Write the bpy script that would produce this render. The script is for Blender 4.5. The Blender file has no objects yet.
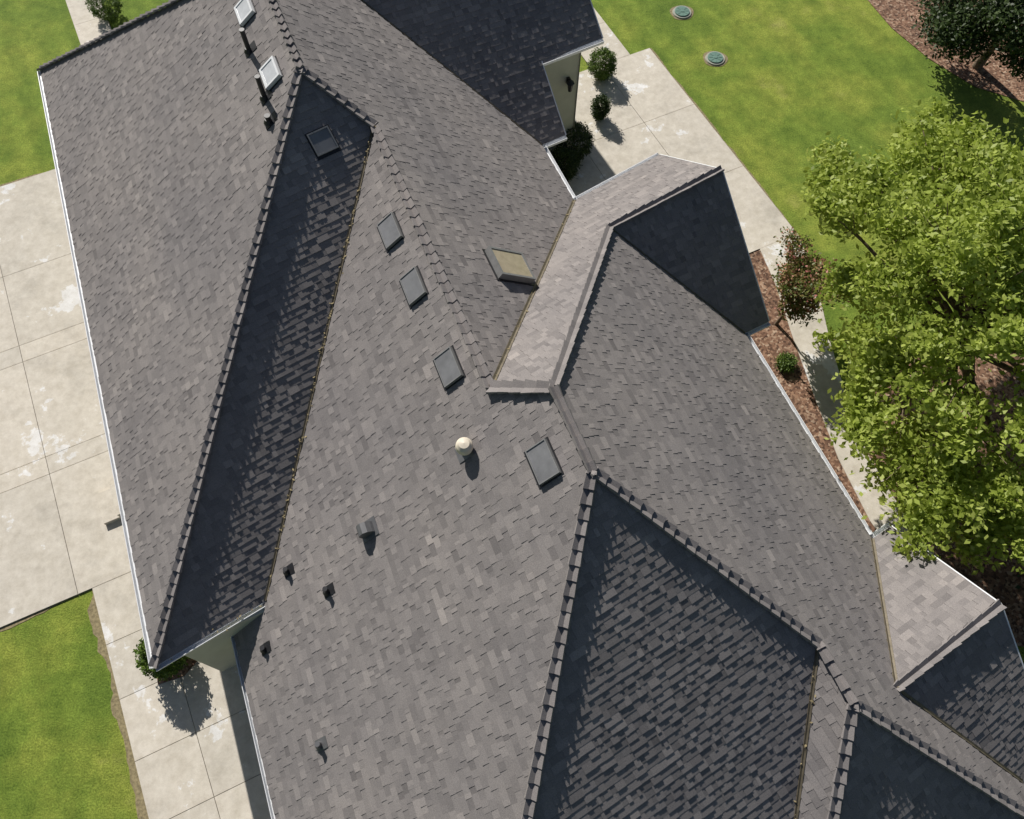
import bpy, math, random
import numpy as np
from mathutils import Vector, Matrix
random.seed(7); rng=np.random.default_rng(7)
sc=bpy.context.scene
TH=math.radians(25.577); UD=(math.cos(TH),math.sin(TH)); VD=(math.sin(TH),-math.cos(TH))
def W(u,v,z=0.): return Vector((u*UD[0]+v*VD[0],u*UD[1]+v*VD[1],z))
def UV(p): return (p[0]*UD[0]+p[1]*UD[1],p[0]*VD[0]+p[1]*VD[1])
# ---------------------------------------------------------------- materials
def newmat(name):
    m=bpy.data.materials.new(name); m.use_nodes=True; nt=m.node_tree
    b=nt.nodes['Principled BSDF']; return m,nt,b
def N(nt,t,**kw):
    n=nt.nodes.new(t)
    for k,v in kw.items():
        if k.startswith('i_'): n.inputs[k[2:].replace('_',' ')].default_value=v
        else: setattr(n,k,v)
    return n
def ramp(nt,fac,stops):
    r=nt.nodes.new('ShaderNodeValToRGB'); e=r.color_ramp.elements
    while len(e)<len(stops): e.new(.5)
    for i,(p,c) in enumerate(stops):
        e[i].position=p; e[i].color=(*c,1) if len(c)==3 else c
    nt.links.new(fac,r.inputs[0]); return r
def noise(nt,scale,detail=4,rough=.6,vec=None):
    n=nt.nodes.new('ShaderNodeTexNoise'); n.inputs['Scale'].default_value=scale; n.inputs['Detail'].default_value=detail; n.inputs['Roughness'].default_value=rough
    if vec is not None: nt.links.new(vec,n.inputs['Vector'])
    return n
def pos(nt): return nt.nodes.new('ShaderNodeNewGeometry').outputs['Position']
def mix(nt,a,b,fac,mode='MIX'):
    m=nt.nodes.new('ShaderNodeMix'); m.data_type='RGBA'; m.blend_type=mode
    for s,i in ((a,6),(b,7)):
        if isinstance(s,tuple): m.inputs[i].default_value=(*s,1)
        else: nt.links.new(s,m.inputs[i])
    if isinstance(fac,(int,float)): m.inputs[0].default_value=fac
    else: nt.links.new(fac,m.inputs[0])
    return m.outputs[2]
def bump(nt,b,h,strength,dist):
    n=nt.nodes.new('ShaderNodeBump'); n.inputs['Strength'].default_value=strength; n.inputs['Distance'].default_value=dist
    nt.links.new(h,n.inputs['Height']); nt.links.new(n.outputs[0],b.inputs['Normal'])
def simple(name,col,rough=.6,metal=0.,spec=.5,var=.12,scale=6.):
    m,nt,b=newmat(name); n=noise(nt,scale,5,.6,pos(nt))
    c0=tuple(x*(1-var) for x in col); c1=tuple(min(1,x*(1+var)) for x in col)
    r=ramp(nt,n.outputs[0],[(.3,c0),(.7,c1)]); nt.links.new(r.outputs[0],b.inputs['Base Color'])
    b.inputs['Roughness'].default_value=rough; b.inputs['Metallic'].default_value=metal; b.inputs['Specular IOR Level'].default_value=spec
    return m
def shingle_mat():
    m,nt,b=newmat('asphalt_shingles'); p=pos(nt)
    at=N(nt,'ShaderNodeAttribute',attribute_name='tone')
    r=ramp(nt,at.outputs['Fac'],[(0,(.168,.156,.152)),(.3,(.222,.206,.199)),(.6,(.275,.254,.243)),(.85,(.330,.303,.286)),(1,(.365,.334,.312))])
    big=noise(nt,.30,5,.6,p); rb=ramp(nt,big.outputs[0],[(.3,(.87,.88,.90)),(.7,(1.09,1.08,1.06))])
    c=mix(nt,r.outputs[0],rb.outputs[0],1.,'MULTIPLY')
    gr=noise(nt,60,3,.8,p); rg=ramp(nt,gr.outputs[0],[(.25,(.66,.66,.68)),(.75,(1.34,1.32,1.30))])
    c=mix(nt,c,rg.outputs[0],1.,'MULTIPLY')
    nt.links.new(c,b.inputs['Base Color']); b.inputs['Roughness'].default_value=.92; b.inputs['Specular IOR Level'].default_value=.15
    bump(nt,b,gr.outputs[0],.3,.004); return m
def concrete_mat(name='concrete',base=(.75,.695,.60)):
    m,nt,b=newmat(name); p=pos(nt)
    n1=noise(nt,.5,7,.70,p); d=lambda k:tuple(x*k for x in base)
    r=ramp(nt,n1.outputs[0],[(.28,d(.74)),(.46,d(.95)),(.575,d(1.0)),(.595,(.90,.89,.87)),(.8,(.92,.91,.89))])
    n2=noise(nt,3.5,7,.78,p); r2=ramp(nt,n2.outputs[0],[(.3,(.78,.76,.72)),(.65,(1.04,1.04,1.04))])
    c=mix(nt,r.outputs[0],r2.outputs[0],1.,'MULTIPLY')
    n3=noise(nt,90,2,.7,p); r3=ramp(nt,n3.outputs[0],[(.3,(.88,.88,.88)),(.7,(1.06,1.06,1.06))])
    c=mix(nt,c,r3.outputs[0],1.,'MULTIPLY')
    at=N(nt,'ShaderNodeAttribute',attribute_name='tone'); ra=ramp(nt,at.outputs['Fac'],[(0,(.92,.92,.92)),(1,(1.03,1.02,1.01))])
    c=mix(nt,c,ra.outputs[0],1.,'MULTIPLY')
    nt.links.new(c,b.inputs['Base Color']); b.inputs['Roughness'].default_value=.85
    bump(nt,b,n3.outputs[0],.3,.004); return m
def grass_mat():
    m,nt,b=newmat('grass'); p=pos(nt)
    n1=noise(nt,.28,6,.65,p); n2=noise(nt,2.0,7,.8,p); n3=noise(nt,22,5,.85,p)
    r=ramp(nt,n1.outputs[0],[(.3,(.140,.220,.036)),(.46,(.215,.300,.048)),(.60,(.315,.365,.065)),(.76,(.43,.40,.14))])
    r2=ramp(nt,n2.outputs[0],[(.25,(.46,.54,.46)),(.75,(1.40,1.34,1.40))]); r3=ramp(nt,n3.outputs[0],[(.3,(.36,.41,.33)),(.7,(1.65,1.6,1.55))])
    # faint mowing stripes running with the house axis
    vm=N(nt,'ShaderNodeVectorMath',operation='DOT_PRODUCT'); nt.links.new(p,vm.inputs[0]); vm.inputs[1].default_value=(UD[0],UD[1],0)
    ms=N(nt,'ShaderNodeMath',operation='MULTIPLY'); nt.links.new(vm.outputs['Value'],ms.inputs[0]); ms.inputs[1].default_value=5.7
    sn=N(nt,'ShaderNodeMath',operation='SINE'); nt.links.new(ms.outputs[0],sn.inputs[0])
    mr=N(nt,'ShaderNodeMapRange'); nt.links.new(sn.outputs[0],mr.inputs[0]); mr.inputs[1].default_value=-1; mr.inputs[3].default_value=0; mr.inputs[4].default_value=1
    rs=ramp(nt,mr.outputs[0],[(.3,(.91,.93,.91)),(.7,(1.06,1.05,1.05))])
    c=mix(nt,r.outputs[0],r2.outputs[0],1.,'MULTIPLY'); c=mix(nt,c,r3.outputs[0],1.,'MULTIPLY'); c=mix(nt,c,rs.outputs[0],1.,'MULTIPLY')
    nt.links.new(c,b.inputs['Base Color']); b.inputs['Roughness'].default_value=.9; b.inputs['Specular IOR Level'].default_value=.2
    bump(nt,b,n3.outputs[0],.8,.05); return m
def mulch_mat():
    m,nt,b=newmat('mulch'); p=pos(nt)
    v=N(nt,'ShaderNodeTexVoronoi'); v.inputs['Scale'].default_value=16; nt.links.new(p,v.inputs['Vector'])
    sp=N(nt,'ShaderNodeSeparateColor'); nt.links.new(v.outputs['Color'],sp.inputs[0])
    r=ramp(nt,sp.outputs[0],[(0,(.09,.048,.030)),(.45,(.24,.13,.08)),(.8,(.37,.22,.14)),(1,(.52,.38,.27))])
    n=noise(nt,1.1,4,.6,p); r2=ramp(nt,n.outputs[0],[(.3,(.7,.7,.7)),(.7,(1.2,1.2,1.2))])
    nt.links.new(mix(nt,r.outputs[0],r2.outputs[0],1.,'MULTIPLY'),b.inputs['Base Color']); b.inputs['Roughness'].default_value=.95
    bump(nt,b,sp.outputs[0],.9,.04); return m
def leaf_mat(name,dark,mid,light,trans=.35):
    m,nt,b=newmat(name); at=N(nt,'ShaderNodeAttribute',attribute_name='tone')
    r=ramp(nt,at.outputs['Fac'],[(0,dark),(.5,mid),(1,light)])
    nt.links.new(r.outputs[0],b.inputs['Base Color']); b.inputs['Roughness'].default_value=.5; b.inputs['Specular IOR Level'].default_value=.35
    t=nt.nodes.new('ShaderNodeBsdfTranslucent'); nt.links.new(r.outputs[0],t.inputs[0])
    mx=nt.nodes.new('ShaderNodeMixShader'); mx.inputs[0].default_value=trans
    nt.links.new(b.outputs[0],mx.inputs[1]); nt.links.new(t.outputs[0],mx.inputs[2])
    nt.links.new(mx.outputs[0],nt.nodes['Material Output'].inputs[0]); return m
M_SH=shingle_mat(); M_CON=concrete_mat(); M_GR=grass_mat(); M_MU=mulch_mat()
M_WALL=simple('stucco',(.52,.52,.43),.9,var=.06,scale=3)
M_WHITE=simple('white_gutter_paint',(.80,.81,.82),.4,var=.04)
M_VAL=simple('bronze_valley_metal',(.15,.125,.085),.55,.3,var=.3,scale=9)
M_DARK=simple('black_metal',(.025,.025,.028),.5,.2)
M_GREY=simple('grey_metal',(.17,.17,.175),.5,.4)
M_PANEL=simple('skylight_panel',(.20,.20,.205),.4,0,.5,var=.2,scale=3)
M_PFR=simple('skylight_frame',(.26,.26,.255),.5,.2)
M_LGLASS=simple('pale_skylight_glass',(.60,.61,.62),.15,0,.8)
M_TAN=simple('tan_skylight_glass',(.44,.37,.27),.12,0,.8,var=.15)
M_CREAM=simple('cream_vent_paint',(.74,.66,.53),.5)
M_BARK=simple('bark',(.16,.12,.08),.95,var=.35,scale=12)
M_LID=simple('green_lid_plastic',(.14,.25,.20),.6,var=.15)
M_LIDR=simple('lid_concrete_ring',(.40,.40,.34),.9)
M_GAP=simple('joint_soil',(.22,.19,.14),.95)
M_SOIL=simple('bare_soil',(.27,.22,.12),.95,var=.4,scale=14)
M_WIN=simple('window_glass',(.03,.04,.05),.08,0,.8)
# ---------------------------------------------------------------- mesh helpers
def mk(name,verts,faces,mat,parent=None,tone=None,smooth=False):
    me=bpy.data.meshes.new(name); me.from_pydata([tuple(v) for v in verts],[],faces); me.update()
    if tone is not None:
        a=me.attributes.new('tone','FLOAT','FACE'); a.data.foreach_set('value',np.asarray(tone,dtype=np.float32))
    if smooth: me.polygons.foreach_set('use_smooth',[True]*len(me.polygons))
    mats=mat if isinstance(mat,list) else [mat]
    for m in mats: me.materials.append(m)
    o=bpy.data.objects.new(name,me); sc.collection.objects.link(o)
    if parent is not None: o.parent=parent
    return o
def empty(name,loc=(0,0,0)):
    o=bpy.data.objects.new(name,None); o.location=loc; sc.collection.objects.link(o); return o
class MB:
    def __init__(s): s.v=[];s.f=[];s.t=[]
    def add(s,vs,fs,tone=.5):
        k=len(s.v); s.v+=[tuple(v) for v in vs]; s.f+=[tuple(i+k for i in f) for f in fs]; s.t+=[tone]*len(fs)
    def box(s,c,ex,ey,ez,hx,hy,hz,tone=.5):
        vs=[c+ex*(sx*hx)+ey*(sy*hy)+ez*(sz*hz) for sx in(-1,1) for sy in(-1,1) for sz in(-1,1)]
        s.add(vs,[(0,1,3,2),(4,6,7,5),(0,4,5,1),(2,3,7,6),(0,2,6,4),(1,5,7,3)],tone)
    def cyl(s,p0,p1,r0,r1,n=14,cap=True,tone=.5):
        d=(p1-p0).normalized(); a=d.orthogonal().normalized(); b=d.cross(a)
        vs=[p0+(a*math.cos(2*math.pi*i/n)+b*math.sin(2*math.pi*i/n))*r0 for i in range(n)]+[p1+(a*math.cos(2*math.pi*i/n)+b*math.sin(2*math.pi*i/n))*r1 for i in range(n)]
        fs=[(i,(i+1)%n,n+(i+1)%n,n+i) for i in range(n)]
        if cap: fs+=[tuple(range(n-1,-1,-1)),tuple(range(n,2*n))]
        s.add(vs,fs,tone)
    def obj(s,name,mat,parent=None,smooth=False): return mk(name,s.v,s.f,mat,parent,s.t,smooth)
EZ=Vector((0,0,1)); EU=Vector((UD[0],UD[1],0)); EV=Vector((VD[0],VD[1],0))
# ---------------------------------------------------------------- roof planes z = gx x + gy y + c
PL={'P0':(.6715,.2671,7.376),'P3':(-.7348,-.3079,9.028),'D1':(-.3313,.5151,-.587),'P1':(.6985,.2712,5.731),
'S':(.4126,-.6140,11.508),'P2':(-.7388,-.2954,10.320),'DG':(-.3284,.6240,-1.779),'T':(-.2929,.6270,-6.645),
'X':(.3677,-.5901,2.944),'XD':(-.3234,.4722,5.969),'D2':(-.2940,.4784,6.045),'P5':(.6316,.3276,1.397),'D3':(-.3574,.5343,6.897)}
def I(*cons):
    M=[];b=[]
    for c in cons:
        if isinstance(c,str): g=PL[c]; M.append([g[0],g[1],-1]); b.append(-g[2])
        elif c[0]=='z': M.append([0,0,1]); b.append(c[1])
        elif c[0]=='u': M.append([UD[0],UD[1],0]); b.append(c[1])
        elif c[0]=='v': M.append([VD[0],VD[1],0]); b.append(c[1])
    return Vector(np.linalg.solve(np.array(M,float),np.array(b,float)))
def fit(name,a,b,c):
    n=(b-a).cross(c-a); PL[name]=(-n.x/n.z,-n.y/n.z,a.z+(n.x*a.x+n.y*a.y)/n.z)
E0,E1,E2,E3=3.08,2.35,2.86,3.375
V1=I('P0','P3','D1');V2=I('D1','P3','P1');V3=I('P3','P1','S');V4=I('S','P1','P2');V5=I('P1','P2','D2');V6=I('S','P2','DG')
u1=('u',10.61);u2=('u',10.05)
V7=I('S','DG',u1);V8=I('DG',('z',E2),u1);V9=I('DG','P2',('z',E2));V10=I('S',('z',E3),u1);V11=I('S','P3',('z',E3))
A=I('P0',('z',E0),('v',-23.89));B=I('P0',('z',E0),'D1');C=I('D1',('z',E0),'P1')
D=I('P1',('z',E1),('v',-6.1));K0=I('P1','D2',('z',E1));K2=I('D2','P5',('z',E1));K1=I('P5','D3',('z',E2));K3=I('D3','P2',('z',E2))
V16=I('P2','D2','P5');V17=I('P2','P5','D3')
X1=I('X','XD','P2');X2=I('X','P2',('z',E2));X3=I('X','XD',u2);X4=I('X',('z',E2),u2);X5=I('XD',('z',E2),u2);X6=I('XD','P2',('z',E2))
Vn=I('P0','P3',('v',-18.3)); fit('N',A,Vn,W(-2,-23.89,E0))
T2=I('P3','T',('z',E3)); T3=I('T',('u',8.58),('z',E3+.02)); T4=I('T',('u',8.62),('v',-16.13)); T5=I('T',('u',10.56),('v',-16.17)); 
TR=I('T',('u',10.56),('v',-21.2)); TL=I('P3','T',('v',-21.2))
Nr=I('N','P3',('v',-20.5))
roof={'P0':[A,B,V1,Vn],'P3':[V1,V2,V3,V11,T2,TL,Nr,Vn],'D1':[V1,B,C,V2],'P1':[V2,D,K0,V5,V4,V3],'S':[V3,V4,V6,V7,V10,V11],
'DG':[V6,V9,V8,V7],'P2':[V4,V5,V16,V17,K3,V9,V6],'D2':[V5,K0,K2,V16],'P5':[V16,K2,K1,V17],'D3':[V17,K1,K3],'T':[TL,T2,T3,T4,T5,TR],
'X':[X1,X3,X4,X2],'XD':[X1,X6,X5,X3]}
Ne=I('N',('z',E0),('u',-2.9))
NJ1=I('N',('u',-2.9),('v',-25.0)); NJ2=I('N',('u',3.0),('v',-25.0))
roof['N']=[A,Vn,Nr,NJ2,NJ1,Ne]
fit('TB',TL,TR,W(5,-27.5,TR.z-4.5)); TB2=I('TB',('v',-27.0),('u',3.0)); TB3=I('TB',('v',-27.0),('u',10.56))
roof['TB']=[TL,TR,TB3,TB2]
house=empty('house')
def frame(pn):
    g=PL[pn]; s=math.hypot(g[0],g[1]); k=math.sqrt(1+s*s)
    es=Vector((g[0]/s,g[1]/s,s))/k; eh=Vector((g[1]/s,-g[0]/s,0)); n=eh.cross(es)
    if n.z<0: eh=-eh; n=-n
    return eh,es,n
def onplane(pn,x,y): g=PL[pn]; return Vector((x,y,g[0]*x+g[1]*y+g[2]))
def scan(poly,b):
    xs=[]
    for i in range(len(poly)):
        (a0,b0),(a1,b1)=poly[i],poly[(i+1)%len(poly)]
        if (b0<=b)!=(b1<=b): xs.append(a0+(b-b0)/(b1-b0)*(a1-a0))
    xs.sort(); return [(xs[i],xs[i+1]) for i in range(0,len(xs)-1,2)]
EXPO=.143
tabs=MB(); deck=MB()
for pn,poly in roof.items():
    eh,es,n=frame(pn); o=poly[0]
    pts=[((p-o).dot(eh),(p-o).dot(es)) for p in poly]
    deck.add([p-n*.012 for p in poly],[tuple(range(len(poly)))])
    bmin=min(p[1] for p in pts); bmax=max(p[1] for p in pts); b=bmin+1e-4
    fl=lambda a,bb,h: o+eh*a+es*bb+n*h
    while b<bmax:
        b1=min(b+EXPO,bmax-1e-4)
        i0=scan(pts,b+1e-4); i1=scan(pts,b1-1e-4); 
        if len(i0)!=len(i1) or not i0: i0=i1=scan(pts,(b+b1)/2)
        for (l0,r0),(l1,r1) in zip(i0,i1):
            lo=min(l0,l1); hi=max(r0,r1); a=lo-random.random()*.2; rowt=random.gauss(0,.04)
            high=random.random()<.5
            while a<hi:
                w=random.choice((.07,.10,.13,.17,.21,.27))*random.uniform(.8,1.2); a1=a+w
                c0,c1=max(a,l0),min(a1,r0); d0,d1=max(a,l1),min(a1,r1)
                if c1<c0: c0=c1=min(max((c0+c1)/2,l0),r0)
                if d1<d0: d0=d1=min(max((d0+d1)/2,l1),r1)
                h=(.019 if high else .011)+random.uniform(-.002,.003); j=0 if not high else random.uniform(-.008,.005)
                ht=h*.42
                tn=min(1,max(0,.46+rowt+random.gauss(0,.12)+(.05 if high else -.07)+(.22 if random.random()<.025 else 0)))
                if (c1-c0)+(d1-d0)>.01:
                    tabs.add([fl(c0,b+j,h),fl(c1,b+j,h),fl(d1,b1+.008,ht),fl(d0,b1+.008,ht),fl(c0,b+j,-.004),fl(c1,b+j,-.004)],
                             [(0,1,2,3),(4,5,1,0),(4,0,3),(1,5,2)],tn)
                a=a1; high=not high if random.random()<.8 else high
        b+=EXPO
tabs.obj('shingles',M_SH,house); deck.obj('roof_deck',M_SH,house)
# ridge and hip caps
caps=MB()
def cap(p,q,pa,pb,w=.115,expo=.25,hi=.055):
    """overlapping cap shingles from low point p to high point q over the convex edge between planes pa, pb"""
    t=(q-p); L=t.length; t.normalize(); k=int(L/expo)
    na,nb=frame(pa)[2],frame(pb)[2]; sa=na.cross(t).normalized(); sb=nb.cross(t).normalized()
    if sa.dot(nb)<0: sa=-sa
    if sb.dot(na)<0: sb=-sb
    m=(na+nb).normalized()
    for i in range(k+1):
        a=p+t*(i*expo); e=p+t*min(i*expo+expo+.05,L+.02); h0=hi*random.uniform(.8,1.2); h1=.014; jw=w*random.uniform(.97,1.15)
        tn=min(1,max(0,random.gauss(.42,.12)))
        vs=[a+m*h0,a+sa*jw+na*h0*.9,a+sb*jw+nb*h0*.9,e+m*h1,e+sa*w*.8+na*h1,e+sb*w*.8+nb*h1,
            a-m*.01,a+sa*jw-na*.005,a+sb*jw-nb*.005,e+sa*w*.8-na*.005,e+sb*w*.8-nb*.005]
        caps.add(vs,[(0,1,4,3),(0,3,5,2),(6,7,1,0),(6,0,2,8),(7,9,4,1),(8,2,5,10)],tn)
cap(B,V1,'P0','D1');cap(V2,V1,'D1','P3');cap(V1,Vn,'P0','P3');cap(A,Vn,'P0','N');cap(V3,V2,'P1','P3',.13,hi=.03)
cap(V3,V4,'P1','S',w=.15,hi=.04);cap(V4,V5,'P1','P2',.12);cap(K0,V5,'P1','D2');cap(V16,V5,'P2','D2');cap(V17,V16,'P2','P5');cap(K1,V17,'P5','D3');cap(K3,V17,'D3','P2')
cap(V6,V4,'S','P2',hi=.03);cap(V7,V6,'S','DG',hi=.03);cap(X3,X1,'X','XD',hi=.03);cap(TR,TL,'T','TB')
caps.obj('ridge_caps',M_SH,house)
# valleys
val=MB()
def valley(p,q,pa,pb,w=.055):
    t=(q-p).normalized()
    for pn,ot in((pa,pb),(pb,pa)):
        n=frame(pn)[2]; no=frame(ot)[2]; s=n.cross(t).normalized()
        if s.dot(no)<0: s=-s
        val.add([p+n*.026,q+n*.026,q+n*.026+s*w,p+n*.026+s*w,p+n*0.0+s*w,q+n*0.0+s*w],[(0,1,2,3),(3,2,5,4)])
valley(C,V2,'D1','P1',.045);valley(V11,V3,'S','P3',.06);valley(V9,V6,'DG','P2',.03);valley(T2,TL,'T','P3',.03);valley(K2,V16,'D2','P5',.045);valley(X2,X1,'X','P2',.055);valley(X6,X1,'XD','P2',.045)
val.obj('valley_flashing',M_VAL,house)
# leaf litter lying in the valleys and on the roof
lit=MB()
def litter(p,q,cnt,sp=.06):
    for _ in range(cnt):
        f=random.random(); c=p.lerp(q,f)+Vector((random.gauss(0,sp),random.gauss(0,sp),.05)); a=random.random()*6.28; s=random.uniform(.02,.045)
        d=Vector((math.cos(a),math.sin(a),0)); e_=Vector((-d.y,d.x,.3)); lit.add([c-d*s,c+e_*s*.5,c+d*s,c-e_*s*.5],[(0,1,2,3)])
litter(C,V2,100,.03); litter(V11,V3,40,.03); litter(K2,V16,35,.03); litter(B,C,10)
lit.obj('leaf_litter',M_SOIL,house)
# gutters
gut=MB()
def gutter(p,q,out,w=.11,hh=.10,drop=.015):
    t=(q-p).normalized(); o=out
    prof=[(.0,-drop),(.0,-drop-hh),(w*.8,-drop-hh),(w,-drop-.02),(w,-drop+.005),(w-.014,-drop+.005),(w-.014,-drop-.03),(w*.75,-drop-hh+.012),(.012,-drop-hh+.012),(.012,-drop)]
    vs=[p+o*a+EZ*b for a,b in prof]+[q+o*a+EZ*b for a,b in prof]; k=len(prof)
    gut.add(vs,[(i,(i+1)%k,k+(i+1)%k,k+i) for i in range(k)])
    for e in(p,q): gut.add([e+EZ*(-drop),e+o*w+EZ*(-drop),e+o*w*.8+EZ*(-drop-hh),e+EZ*(-drop-hh)],[(0,1,2,3)])
    gut.add([p-o*.005,q-o*.005,q-o*.005-EZ*.2,p-o*.005-EZ*.2,p-o*.03-EZ*.03,q-o*.03-EZ*.03,q-o*.03-EZ*.2,p-o*.03-EZ*.2],[(0,1,2,3),(5,4,7,6),(3,2,6,7)])
gutter(A,B,-EU);gutter(B,C,EV);gutter(D+EV*.4,K0,-EU);gutter(V11,V10,-EV);gutter(V9,K3,EU);gutter(V9,V8,EV);gutter(T2,T3,EV);gutter(T4,T5,EV);gutter(X2,X4,-EV);gutter(X6,X5,EV)
gutter(T2,V11,EU);gutter(K0,K2,EV);gutter(A,Ne,-EV);gutter(NJ1,NJ2,-EV);gutter(TB2,TB3,-EV)
def rake(p,q,out):
    t=(q-p).normalized(); up=out.cross(t).normalized()
    if up.z<0: up=-up
    c=(p+q)/2-up*.085+out*.012; gut.box(c,t,out,up,(q-p).length/2,.014,.105)
rake(V7,V10,EU);rake(V7,V8,EU);rake(X3,X4,EU);rake(X3,X5,EU);rake(T3,T4,EU);rake(T5,TR,EU);rake(Ne,NJ1,-EU);rake(TR,TB3,EU)
gut.obj('gutters',M_WHITE,house)
# walls
wl=MB()
def wbox(u0,u1_,v0,v1,z1,z0=0.):
    wl.box(W((u0+u1_)/2,(v0+v1)/2,(z0+z1)/2),EU,EV,EZ,(u1_-u0)/2,(v1-v0)/2,(z1-z0)/2)
def prism(pts,z1):
    k=len(pts); wl.add([Vector((p.x,p.y,0)) for p in pts]+[Vector((p.x,p.y,z1)) for p in pts],[(i,(i+1)%k,k+(i+1)%k,k+i) for i in range(k)]+[tuple(range(k,2*k))])
vB=UV(B)[1]
prism([B+EU*.45-EV*.12,A+EU*.45+EV*.5,W(3,-23.4),W(3,vB-.12)],3.02)
prism([D+EU*.45,K0+EU*.45-EV*.5,K3-EU*.5-EV*.6,V9-EU*.5,W(4,-9.9),W(3,-6.2)],2.55)
wbox(3,UV(T2)[0]-.5,-22.,-9.9,3.1)
wbox(2.9,8.2,-26.5,-14.9,3.3); wbox(8.19,10.1,-26.4,-16.55,4.42)
wbox(7.,10.25,UV(V10)[1]+.4,UV(V9)[1]-.4,2.83)
wbox(6.,9.7,UV(X4)[1]+.4,UV(X5)[1]-.4,2.8)
def gable(uu,pa,pb,va,vb):
    pk=I(pa,pb,('u',uu)); a=I(pa,('u',uu),('v',va)); b=I(pb,('u',uu),('v',vb))
    wl.add([W(uu,va,0),W(uu,vb,0),b-EZ*.04,pk-EZ*.04,a-EZ*.04],[(0,1,2,3,4)])
gable(10.26,'S','DG',UV(V10)[1]+.4,UV(V9)[1]-.4)
gable(9.71,'X','XD',UV(X4)[1]+.4,UV(X5)[1]-.4)
gable(10.11,'T','TB',-16.5,-26.4)
wl.obj('walls',M_WALL,house)
sf=MB()
def soffit(p,q,inn,w=.5,z=-.19): sf.add([p+EZ*z,q+EZ*z,q+inn*w+EZ*z,p+inn*w+EZ*z],[(0,1,2,3)])
soffit(A,B,EU);soffit(B,C,-EV,.32);soffit(V9,K3,-EU);soffit(T4,T5,-EV,.4);soffit(V11,V10,EV,.42);soffit(D,K0,EU)
sf.obj('soffits',M_WHITE,house)
win=MB(); win.box(W(8.75,-16.54,2.0),EU,EV,EZ,.3,.015,.8); win.obj('window',M_WIN,house)
wf=MB()
for du in(-.33,.33): wf.box(W(8.75+du,-16.53,2.0),EU,EV,EZ,.03,.03,.86)
for dz in(-.83,.83,0): wf.box(W(8.75,-16.53,2.0+dz),EU,EV,EZ,.3,.028,.03)
wf.obj('window_frame',M_WHITE,house)
la=MB(); uu,zz=9.75,3.1
c=W(uu,-16.36,zz); la.box(W(uu,-16.5,zz+.1),EU,EV,EZ,.05,.04,.1); la.cyl(c-EZ*.17,c+EZ*.12,.06,.1,6); la.cyl(c+EZ*.12,c+EZ*.24,.13,.02,6); la.cyl(W(uu,-16.5,zz+.2),c+EZ*.26,.012,.012,6)
la.obj('wall_lantern',M_DARK,house)
# ---------------------------------------------------------------- things on the roof
def skylight(pn,x,y,ls,lv,h,mf,mg,name,fr=.05,curb=None,fl=.03):
    eh,es,n=frame(pn); c=onplane(pn,x,y); e=empty(name); e.parent=house
    m=MB()
    for s in(-1,1):
        m.box(c+es*(s*(ls/2-fr/2))+n*h/2,eh,es,n,lv/2,fr/2,h/2+.01); m.box(c+eh*(s*(lv/2-fr/2))+n*h/2,eh,es,n,fr/2,ls/2-fr,h/2+.01)
    m.obj('frame',mf,e)
    g=MB(); g.box(c+n*(h/2-.006),eh,es,n,lv/2-fr,ls/2-fr,h/2); g.obj('glass',mg,e)
    f=MB(); f.box(c+n*.012-es*.02,eh,es,n,lv/2+fl,ls/2+fl+.02,.014); f.obj('flashing',curb or M_DARK,e)
for x,y in((-2.50,10.55),(-1.94,9.16),(-1.17,7.29),(.56,5.11)): skylight('P1',x,y,.44,.66,.09,M_PFR,M_PANEL,'roof_skylight',.018)
skylight('P3',-.09,10.3,1.0,.78,.17,M_PFR,M_TAN,'curb_skylight',.05,M_DARK,.05)
for x,y in((-6.14,16.31),(-5.25,14.22)): skylight('P0',x,y,.46,.62,.1,M_WHITE,M_LGLASS,'roof_skylight',.05)
skylight('D1',-4.07,12.63,.5,.5,.06,M_PFR,M_PANEL,'roof_skylight',.03)
def pipe(pn,x,y,h,r,name,mat=M_DARK,base=.22):
    eh,es,n=frame(pn); c=onplane(pn,x,y); m=MB()
    m.box(c+n*.012+es*.06,eh,es,n,base/2,base*.7,.014); m.cyl(c-EZ*.05,c+EZ*h,r,r,14); m.cyl(c+n*.02,c+n*.02+EZ*.09,r*1.9,r*1.15,14)
    m.cyl(c+EZ*(h-.03),c+EZ*(h+.005),r*1.12,r*1.12,14)
    return m.obj(name,mat,house)
pipe('P0',-5.97,15.2,.58,.055,'flue_pipe',base=.26); pipe('P0',-5.42,13.75,.6,.055,'flue_pipe',base=.26)
pipe('P0',-5.25,13.1,.2,.06,'vent_pipe',base=.26)
for x,y,h in((-4.71,4.23,.22),(-3.70,3.68,.26),(-5.20,2.77,.2),(-3.72,.89,.26)): pipe('P1',x,y,h,.045,'vent_pipe',M_GREY if y<1 else M_DARK)
eh,es,n=frame('P1'); c=onplane('P1',-.86,5.66); m=MB(); m.box(c+n*.012,eh,es,n,.15,.18,.014); m.cyl(c,c+EZ*.2,.08,.08,18); m.obj('vent_collar',M_GREY,house)
m=MB(); prof=[(.10,.14),(.15,.17),(.165,.24),(.15,.32),(.10,.38),(.0,.40)]
k=20
for i in range(len(prof)-1):
    (r0,z0),(r1,z1)=prof[i],prof[i+1]
    vs=[c+Vector((r0*math.cos(6.2832*j/k),r0*math.sin(6.2832*j/k),z0)) for j in range(k)]+[c+Vector((r1*math.cos(6.2832*j/k),r1*math.sin(6.2832*j/k),z1)) for j in range(k)]
    m.add(vs,[(j,(j+1)%k,k+(j+1)%k,k+j) for j in range(k)])
m.obj('vent_cap',M_CREAM,house,True)
c=onplane('P1',-2.79,4.69); m=MB(); m.box(c+n*.012,eh,es,n,.19,.22,.014)
dn=-es; sw=.11
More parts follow.
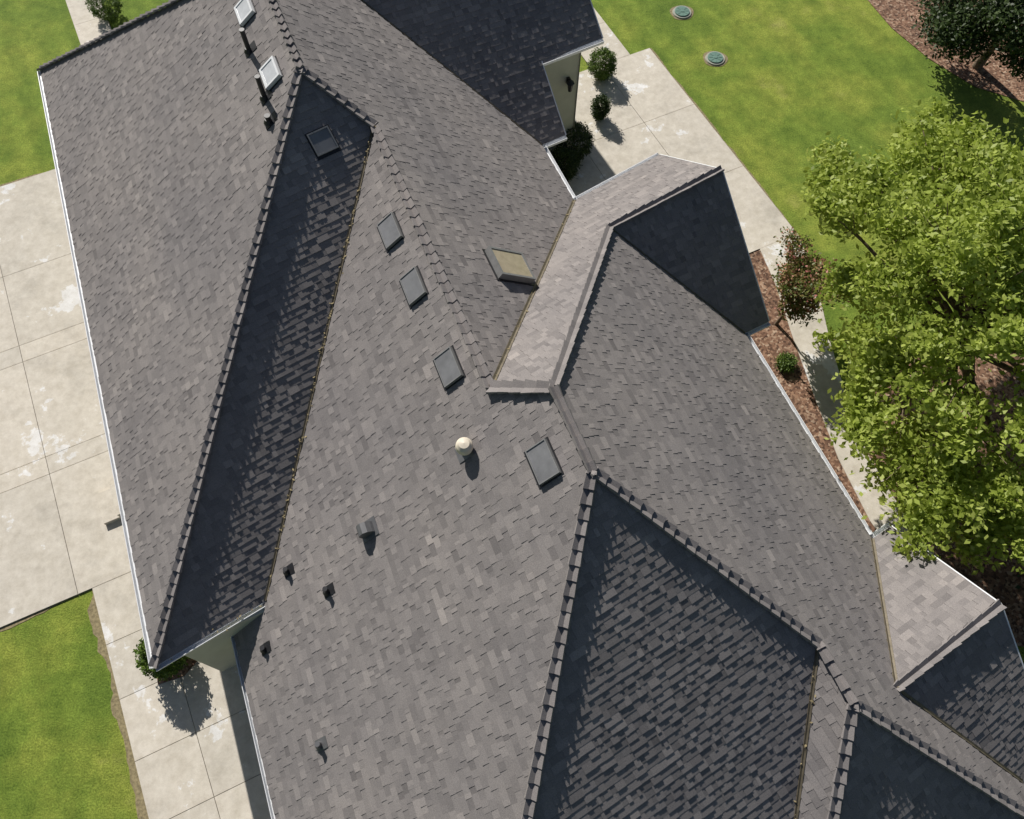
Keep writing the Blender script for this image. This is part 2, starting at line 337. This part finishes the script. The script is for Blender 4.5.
pr=[(-.14,.0),(-.14,.10),(-.10,.20),(-.02,.26),(.08,.25),(.15,.19),(.17,.11),(.17,.03)]
vs=[c+dn*a+n*b+eh*sw for a,b in pr]+[c+dn*a+n*b-eh*sw for a,b in pr]; kk=len(pr)
m.add(vs,[(i,i+1,kk+i+1,kk+i) for i in range(kk-1)]+[tuple(range(kk)),tuple(range(2*kk-1,kk-1,-1))]); m.obj('hood_vent',M_GREY,house)
# ---------------------------------------------------------------- ground
g=MB(); g.add([(-150,-150,0),(150,-150,0),(150,150,0),(-150,150,0)],[(0,1,2,3)]); g.obj('lawn',M_GR)
def slabs(name,quads,joint=.014,top=.045):
    e=empty(name); m=MB(); b=MB()
    for u0,u1_,v0,v1 in quads:
        j=joint/2; t=random.random()
        m.box(W((u0+u1_)/2,(v0+v1)/2,top/2+.004),EU,EV,EZ,(u1_-u0)/2-j,(v1-v0)/2-j,top/2-.004,t)
        b.box(W((u0+u1_)/2,(v0+v1)/2,.012),EU,EV,EZ,(u1_-u0)/2,(v1-v0)/2,.006)
    m.obj('slabs',M_CON,e); b.obj('joint_fill',M_GAP,e)
def grid(us,vs): return [(us[i],us[i+1],vs[j],vs[j+1]) for i in range(len(us)-1) for j in range(len(vs)-1)]
slabs('driveway',grid([-22.,-16.4,-12.1,-7.9,-3.6],[-23.3,-19.6,-16.9,-16.3,-13.0,-12.45,-8.85]))
slabs('walkway',grid([-7.55,-6.1,-3.4],[-8.85,-7.3,-5.9,-4.4,-2.9,-1.2,.6,2.4]))
slabs('walkway',grid([-3.55,-2.35],[-33,-31.5,-30,-28.5,-27,-25.5,-23.3]))
slabs('courtyard_pavement',grid([7.4,10.6,13.,15.0],[-19.8,-16.7,-13.6,-10.5])+grid([12.6,14.2],[-23.6,-21.7,-19.8]))
def polyslab(name,pts,mat,z):
    m=MB(); k=len(pts); m.add([Vector((x,y,z)) for x,y in pts]+[Vector((x,y,0.)) for x,y in pts],[tuple(range(k))]+[(i,i+k,(i+1)%k+k,(i+1)%k) for i in range(k)])
    return m.obj(name,mat)
def wl2(l): return [tuple(W(a,b)[:2]) for a,b in l]
polyslab('garden_path',wl2([(13.6,-10.5),(15.0,-10.5),(14.6,-9.0),(13.6,-6.8),(12.9,-5.0),(12.4,-3.4),(12.25,-1.8),(12.25,4),(11.3,4),(11.3,-1.8),(11.6,-3.6),(12.1,-5.4),(12.7,-7.4),(13.3,-9.2)]),M_CON,.045)
polyslab('mulch_bed',wl2([(9.,-10.5),(13.6,-10.5),(13.3,-9.2),(12.7,-7.4),(12.1,-5.4),(11.6,-3.6),(11.3,-1.8),(11.3,4),(8.5,4),(8.5,-7)]),M_MU,.02)
def blob(cx,cy,rx,ry,k=40,j=.08,ph=0):
    return [(cx+rx*math.cos(6.2832*i/k)*(1+j*math.sin(3*6.2832*i/k+ph)),cy+ry*math.sin(6.2832*i/k)*(1+j*math.sin(2*6.2832*i/k+1+ph))) for i in range(k)]
polyslab('mulch_bed',[(13.0,28.5),(13.4,27.0),(14.0,25.4),(15.0,23.8),(16.3,22.4),(18,21.6),(21,21.2),(26,21.5),(30,24),(30,36),(13.4,36)],M_MU,.02)
polyslab('mulch_bed',blob(13.2,7.6,3.4,4.6),M_MU,.018)
polyslab('mulch_bed',[(-8.4,3.9),(-8.75,3.1),(-8.5,2.4),(-7.9,2.6),(-7.2,3.6),(-7.7,4.2)],M_MU,.055)
def edge(name,u0,v0,u1_,v1,amp,nn=70):
    """ragged worn margin of bare soil where the lawn meets the concrete"""
    a=W(u0,v0);b=W(u1_,v1);t=(b-a).normalized(); nrm=Vector((-t.y,t.x,0))*(1 if amp>0 else -1); pts=[];w_=.08
    for i in range(nn+1):
        w_=max(.01,min(abs(amp),w_+random.gauss(0,abs(amp)*.22))); p=a.lerp(b,i/nn)+nrm*w_; pts.append((p.x,p.y))
    pts+=[(b.x,b.y),(a.x,a.y)]; polyslab(name,pts,M_SOIL,.009)
edge('soil_edge',-7.55,-8.85,-7.55,2.4,-.24); edge('soil_edge',-22,-8.85,-7.55,-8.85,-.12); edge('soil_edge',15.0,-19.8,15.0,-10.5,.10); edge('soil_edge',-22,-23.3,-3.6,-23.3,.12)
def lid(x,y):
    e=empty('septic_tank_lid',(0,0,0)); m=MB(); c=Vector((x,y,0)); m.cyl(c,c+EZ*.05,.36,.34,28); m.obj('ring',M_LIDR,e)
    m=MB(); m.cyl(c+EZ*.04,c+EZ*.085,.28,.27,28); m.cyl(c+EZ*.085,c+EZ*.10,.08,.07,12)
    for i in range(8):
        a=i*math.pi/4; m.box(c+Vector((math.cos(a),math.sin(a),0))*.17+EZ*.088,Vector((math.cos(a),math.sin(a),0)),Vector((-math.sin(a),math.cos(a),0)),EZ,.07,.012,.008)
    m.obj('cover',M_LID,e)
    polyslab('bare_soil_ring',blob(x,y,.44,.42,30,.07,x),M_SOIL,.012)
lid(6.34,26.26); lid(7.30,23.81)
e=empty('door_step'); m=MB(); c=W(-6.55,-10.8); m.box(c+EZ*.11,EU,EV,EZ,.30,.45,.07,.8); m.box(c+EU*.42+EZ*.19,EU,EV,EZ,.3,.45,.15,.6); m.obj('steps',M_CON,e)
# ---------------------------------------------------------------- plants
def leaves(name,centers,radii,nper,size,mat,parent,flat=.6,aspect=.55,tone=None):
    k=len(centers); n=k*nper
    c=np.repeat(centers,nper,0)+rng.normal(0,1,(n,3))*np.repeat(radii,nper)[:,None]*np.array([1,1,.5])
    nr=rng.normal(0,1,(n,3)); nr[:,2]=np.abs(nr[:,2])+flat; nr/=np.linalg.norm(nr,axis=1)[:,None]
    t=rng.normal(0,1,(n,3)); t-=nr*np.sum(t*nr,1)[:,None]; t/=np.linalg.norm(t,axis=1)[:,None]; b=np.cross(nr,t)
    s=size*rng.uniform(.6,1.35,n)[:,None]
    v=np.stack([c-t*s*.5,c+b*s*aspect*.5-nr*s*.06,c+t*s*.5-nr*s*.12,c-b*s*aspect*.5-nr*s*.06],1).reshape(-1,3)
    me=bpy.data.meshes.new(name); me.vertices.add(4*n); me.vertices.foreach_set('co',v.ravel().astype(np.float32))
    me.loops.add(4*n); me.loops.foreach_set('vertex_index',np.arange(4*n,dtype=np.int32))
    me.polygons.add(n); me.polygons.foreach_set('loop_start',np.arange(0,4*n,4,dtype=np.int32)); me.polygons.foreach_set('loop_total',np.full(n,4,dtype=np.int32))
    me.update(calc_edges=True)
    tb=rng.uniform(.2,.75,k) if tone is None else tone
    tn=np.repeat(tb,nper)+rng.normal(0,.13,n)
    a=me.attributes.new('tone','FLOAT','FACE'); a.data.foreach_set('value',np.clip(tn,0,1).astype(np.float32))
    me.materials.append(mat); o=bpy.data.objects.new(name,me); sc.collection.objects.link(o); o.parent=parent; return o
def tree(name,base,top,lobes,ntw,nper,lsize,mat,trunk_r=.22,twr=.28,sprays=0):
    e=empty(name); wd=MB(); base=Vector(base); top=Vector(top)
    pts=[base,base.lerp(top,.3)+Vector((.08,-.05,0)),base.lerp(top,.65)+Vector((-.08,.07,0)),top]
    for i in range(3): wd.cyl(pts[i],pts[i+1],trunk_r*(1-.26*i),trunk_r*(1-.26*(i+1)),10,False)
    cs=[];tot=sum(l[3]**2 for l in lobes)
    cen=Vector([sum(l[i] for l in lobes)/len(lobes) for i in range(3)])
    for lx,ly,lz,lr in lobes:
        L=Vector((lx,ly,lz)); st=pts[1].lerp(top,random.uniform(.2,1)); md=st.lerp(L,.5)+Vector((random.uniform(-.2,.2),random.uniform(-.2,.2),.15))
        wd.cyl(st,md,trunk_r*.38,trunk_r*.24,8,False); wd.cyl(md,L,trunk_r*.24,trunk_r*.1,8,False)
        for _ in range(6):
            d=Vector((random.gauss(0,1),random.gauss(0,1),random.gauss(0,.7))).normalized(); s0=md.lerp(L,random.uniform(.3,1)); wd.cyl(s0,L+d*lr*.85,trunk_r*.09,trunk_r*.03,5,False)
        m=int(ntw*lr**2/tot); d=rng.normal(0,1,(m,3)); d/=np.linalg.norm(d,axis=1)[:,None]
        rr=lr*(rng.uniform(.2,1,m)**.5)*(1+.2*np.sin(d[:,0]*7+lx)*np.cos(d[:,1]*6+ly))
        cs.append(np.array([lx,ly,lz])+d*rr[:,None]*np.array([1,1,.7]))
        for _ in range(sprays):
            dd=(L-cen); dd=Vector((dd.x+random.gauss(0,1.6),dd.y+random.gauss(0,1.6),random.gauss(.4,.6))).normalized()
            p0=L+dd*lr*.6; p1=L+dd*lr*random.uniform(1.25,1.75); wd.cyl(p0,p1,.018,.005,4,False)
            q=np.linspace(0,1,9)[:,None]; cs.append(np.array(p0)+q*(np.array(p1)-np.array(p0)))
    cs=np.concatenate(cs); leaves('leaves',cs,np.full(len(cs),twr),nper,lsize,mat,e); wd.obj('branches',M_BARK,e,True); return e
M_L1=leaf_mat('tree_leaf',(.24,.31,.045),(.43,.52,.09),(.62,.68,.19),.5)
M_L2=leaf_mat('dark_leaf',(.018,.035,.010),(.045,.075,.018),(.10,.15,.04),.25)
M_L3=leaf_mat('shrub_leaf',(.045,.085,.012),(.11,.18,.025),(.21,.29,.06),.25)
M_L4=leaf_mat('myrtle_leaf',(.06,.12,.015),(.20,.20,.05),(.70,.25,.24),.3)
big=[]
random.seed(11)
for i in range(42):
    a=i*2.399; r=math.sqrt((i+.5)/42)*4.1
    x=11.4+r*math.cos(a)*1.0; y=10.2+r*math.sin(a)*1.2; z=6.3-.15*r*r+random.uniform(-.8,.7)
    if x<8.0: x+=.5
    if 8.9<y<11.4 and x<8.9: x=8.95
    big.append((x,y,z,random.uniform(.6,1.1)))
big+=[(9.3,7.4,3.0,.8),(9.8,6.4,2.8,.7),(10.4,5.7,2.9,.7),(8.3,13.3,4.6,.7),(7.9,12.6,4.9,.45),(8.7,14.6,4.2,.6),(8.5,8.6,3.6,.6)]
tree('shade_tree',(11.6,10.4,0),(11.3,10.6,4.2),big,2300,24,.155,M_L1,.24,.18,2)
random.seed(12)
l2=[(15.9+random.uniform(-1.1,2.2),22.9+random.uniform(-1.2,1.8),random.uniform(1.4,3.6),random.uniform(.6,1.0)) for _ in range(13)]
tree('evergreen_tree',(16.6,23.4,0),(16.6,23.4,3.2),l2,1100,20,.14,M_L2,.18,.2)
l3=[(13.6+random.uniform(-1.2,2.5),5.0+random.uniform(-2.2,1.8),random.uniform(1.2,3.),random.uniform(.6,1.1)) for _ in range(12)]
tree('evergreen_tree',(14,5,0),(14,5,2.6),l3,1000,22,.13,M_L2,.16,.22)
l4=[(7.75+random.uniform(-.55,.6),12.9+random.uniform(-.9,.8),random.uniform(1.2,2.7),random.uniform(.3,.5)) for _ in range(11)]
tree('crape_myrtle',(7.85,12.6,0),(7.8,12.8,1.6),l4,440,14,.10,M_L4,.06,.12,1)
def shrub(name,x,y,z0,r,h,mat,n=260,nper=20,ls=.06):
    e=empty(name); d=rng.normal(0,1,(n,3)); d/=np.linalg.norm(d,axis=1)[:,None]; rr=rng.uniform(.45,1,n)**.4
    cs=np.array([x,y,z0+h*.5])+d*rr[:,None]*np.array([r,r,h*.5]); cs[:,2]=np.maximum(cs[:,2],z0+.03)
    leaves('leaves',cs,np.full(n,.055),nper,ls,mat,e); m=MB(); 
    for i in range(5):
        a=i*1.256; m.cyl(Vector((x,y,z0-.02)),Vector((x+r*.5*math.cos(a),y+r*.5*math.sin(a),z0+h*.6)),.02,.008,6,False)
    m.obj('stems',M_BARK,e)
shrub('round_shrub',3.15,22.9,.0,.45,1.1,M_L3,340)
shrub('round_shrub',3.0,20.9,.04,.26,.9,M_L2,220)
shrub('hedge_shrub',2.0,19.2,.04,.62,1.2,M_L2,400)
shrub('hedge_shrub',1.65,18.3,.04,.5,1.1,M_L2,300)
shrub('round_shrub',-14.9,26.0,.0,.55,1.1,M_L3,300)
shrub('flowering_shrub',-8.25,3.05,.05,.52,1.25,M_L3,330,18,.08)
for x,y,r in((7.9,11.2,.24),(11.1,6.6,.35),(10.8,7.6,.3)): shrub('round_shrub',x,y,.02,r,r*1.3,M_L3,120)
# ---------------------------------------------------------------- light
EL=math.radians(35.6); S=Vector((-.475*math.cos(EL),.880*math.cos(EL),math.sin(EL)))
ld=bpy.data.lights.new('sun','SUN'); ld.energy=5.0; ld.angle=math.radians(.53); ld.color=(1,.96,.90)
lo=bpy.data.objects.new('sun',ld); lo.rotation_euler=(-S).to_track_quat('-Z','Y').to_euler(); lo.location=(0,0,40); sc.collection.objects.link(lo)
w=bpy.data.worlds.new('World'); sc.world=w; w.use_nodes=True; nt=w.node_tree
sky=nt.nodes.new('ShaderNodeTexSky'); sky.sky_type='NISHITA'; sky.sun_disc=False; sky.sun_elevation=EL; sky.sun_rotation=math.atan2(S.x,S.y)
bg=nt.nodes['Background']; bg.inputs[1].default_value=.05; nt.links.new(sky.outputs[0],bg.inputs[0])
# ---------------------------------------------------------------- camera
cd=bpy.data.cameras.new('camera'); cd.sensor_fit='HORIZONTAL'; cd.sensor_width=36; cd.lens=36*790.4/1024; cd.clip_end=600
co=bpy.data.objects.new('camera',cd); co.location=(0,0,20); co.rotation_euler=(math.radians(90-63.942),0,0); sc.collection.objects.link(co); sc.camera=co
sc.view_settings.view_transform='Standard'; sc.view_settings.look='None'; sc.view_settings.exposure=0
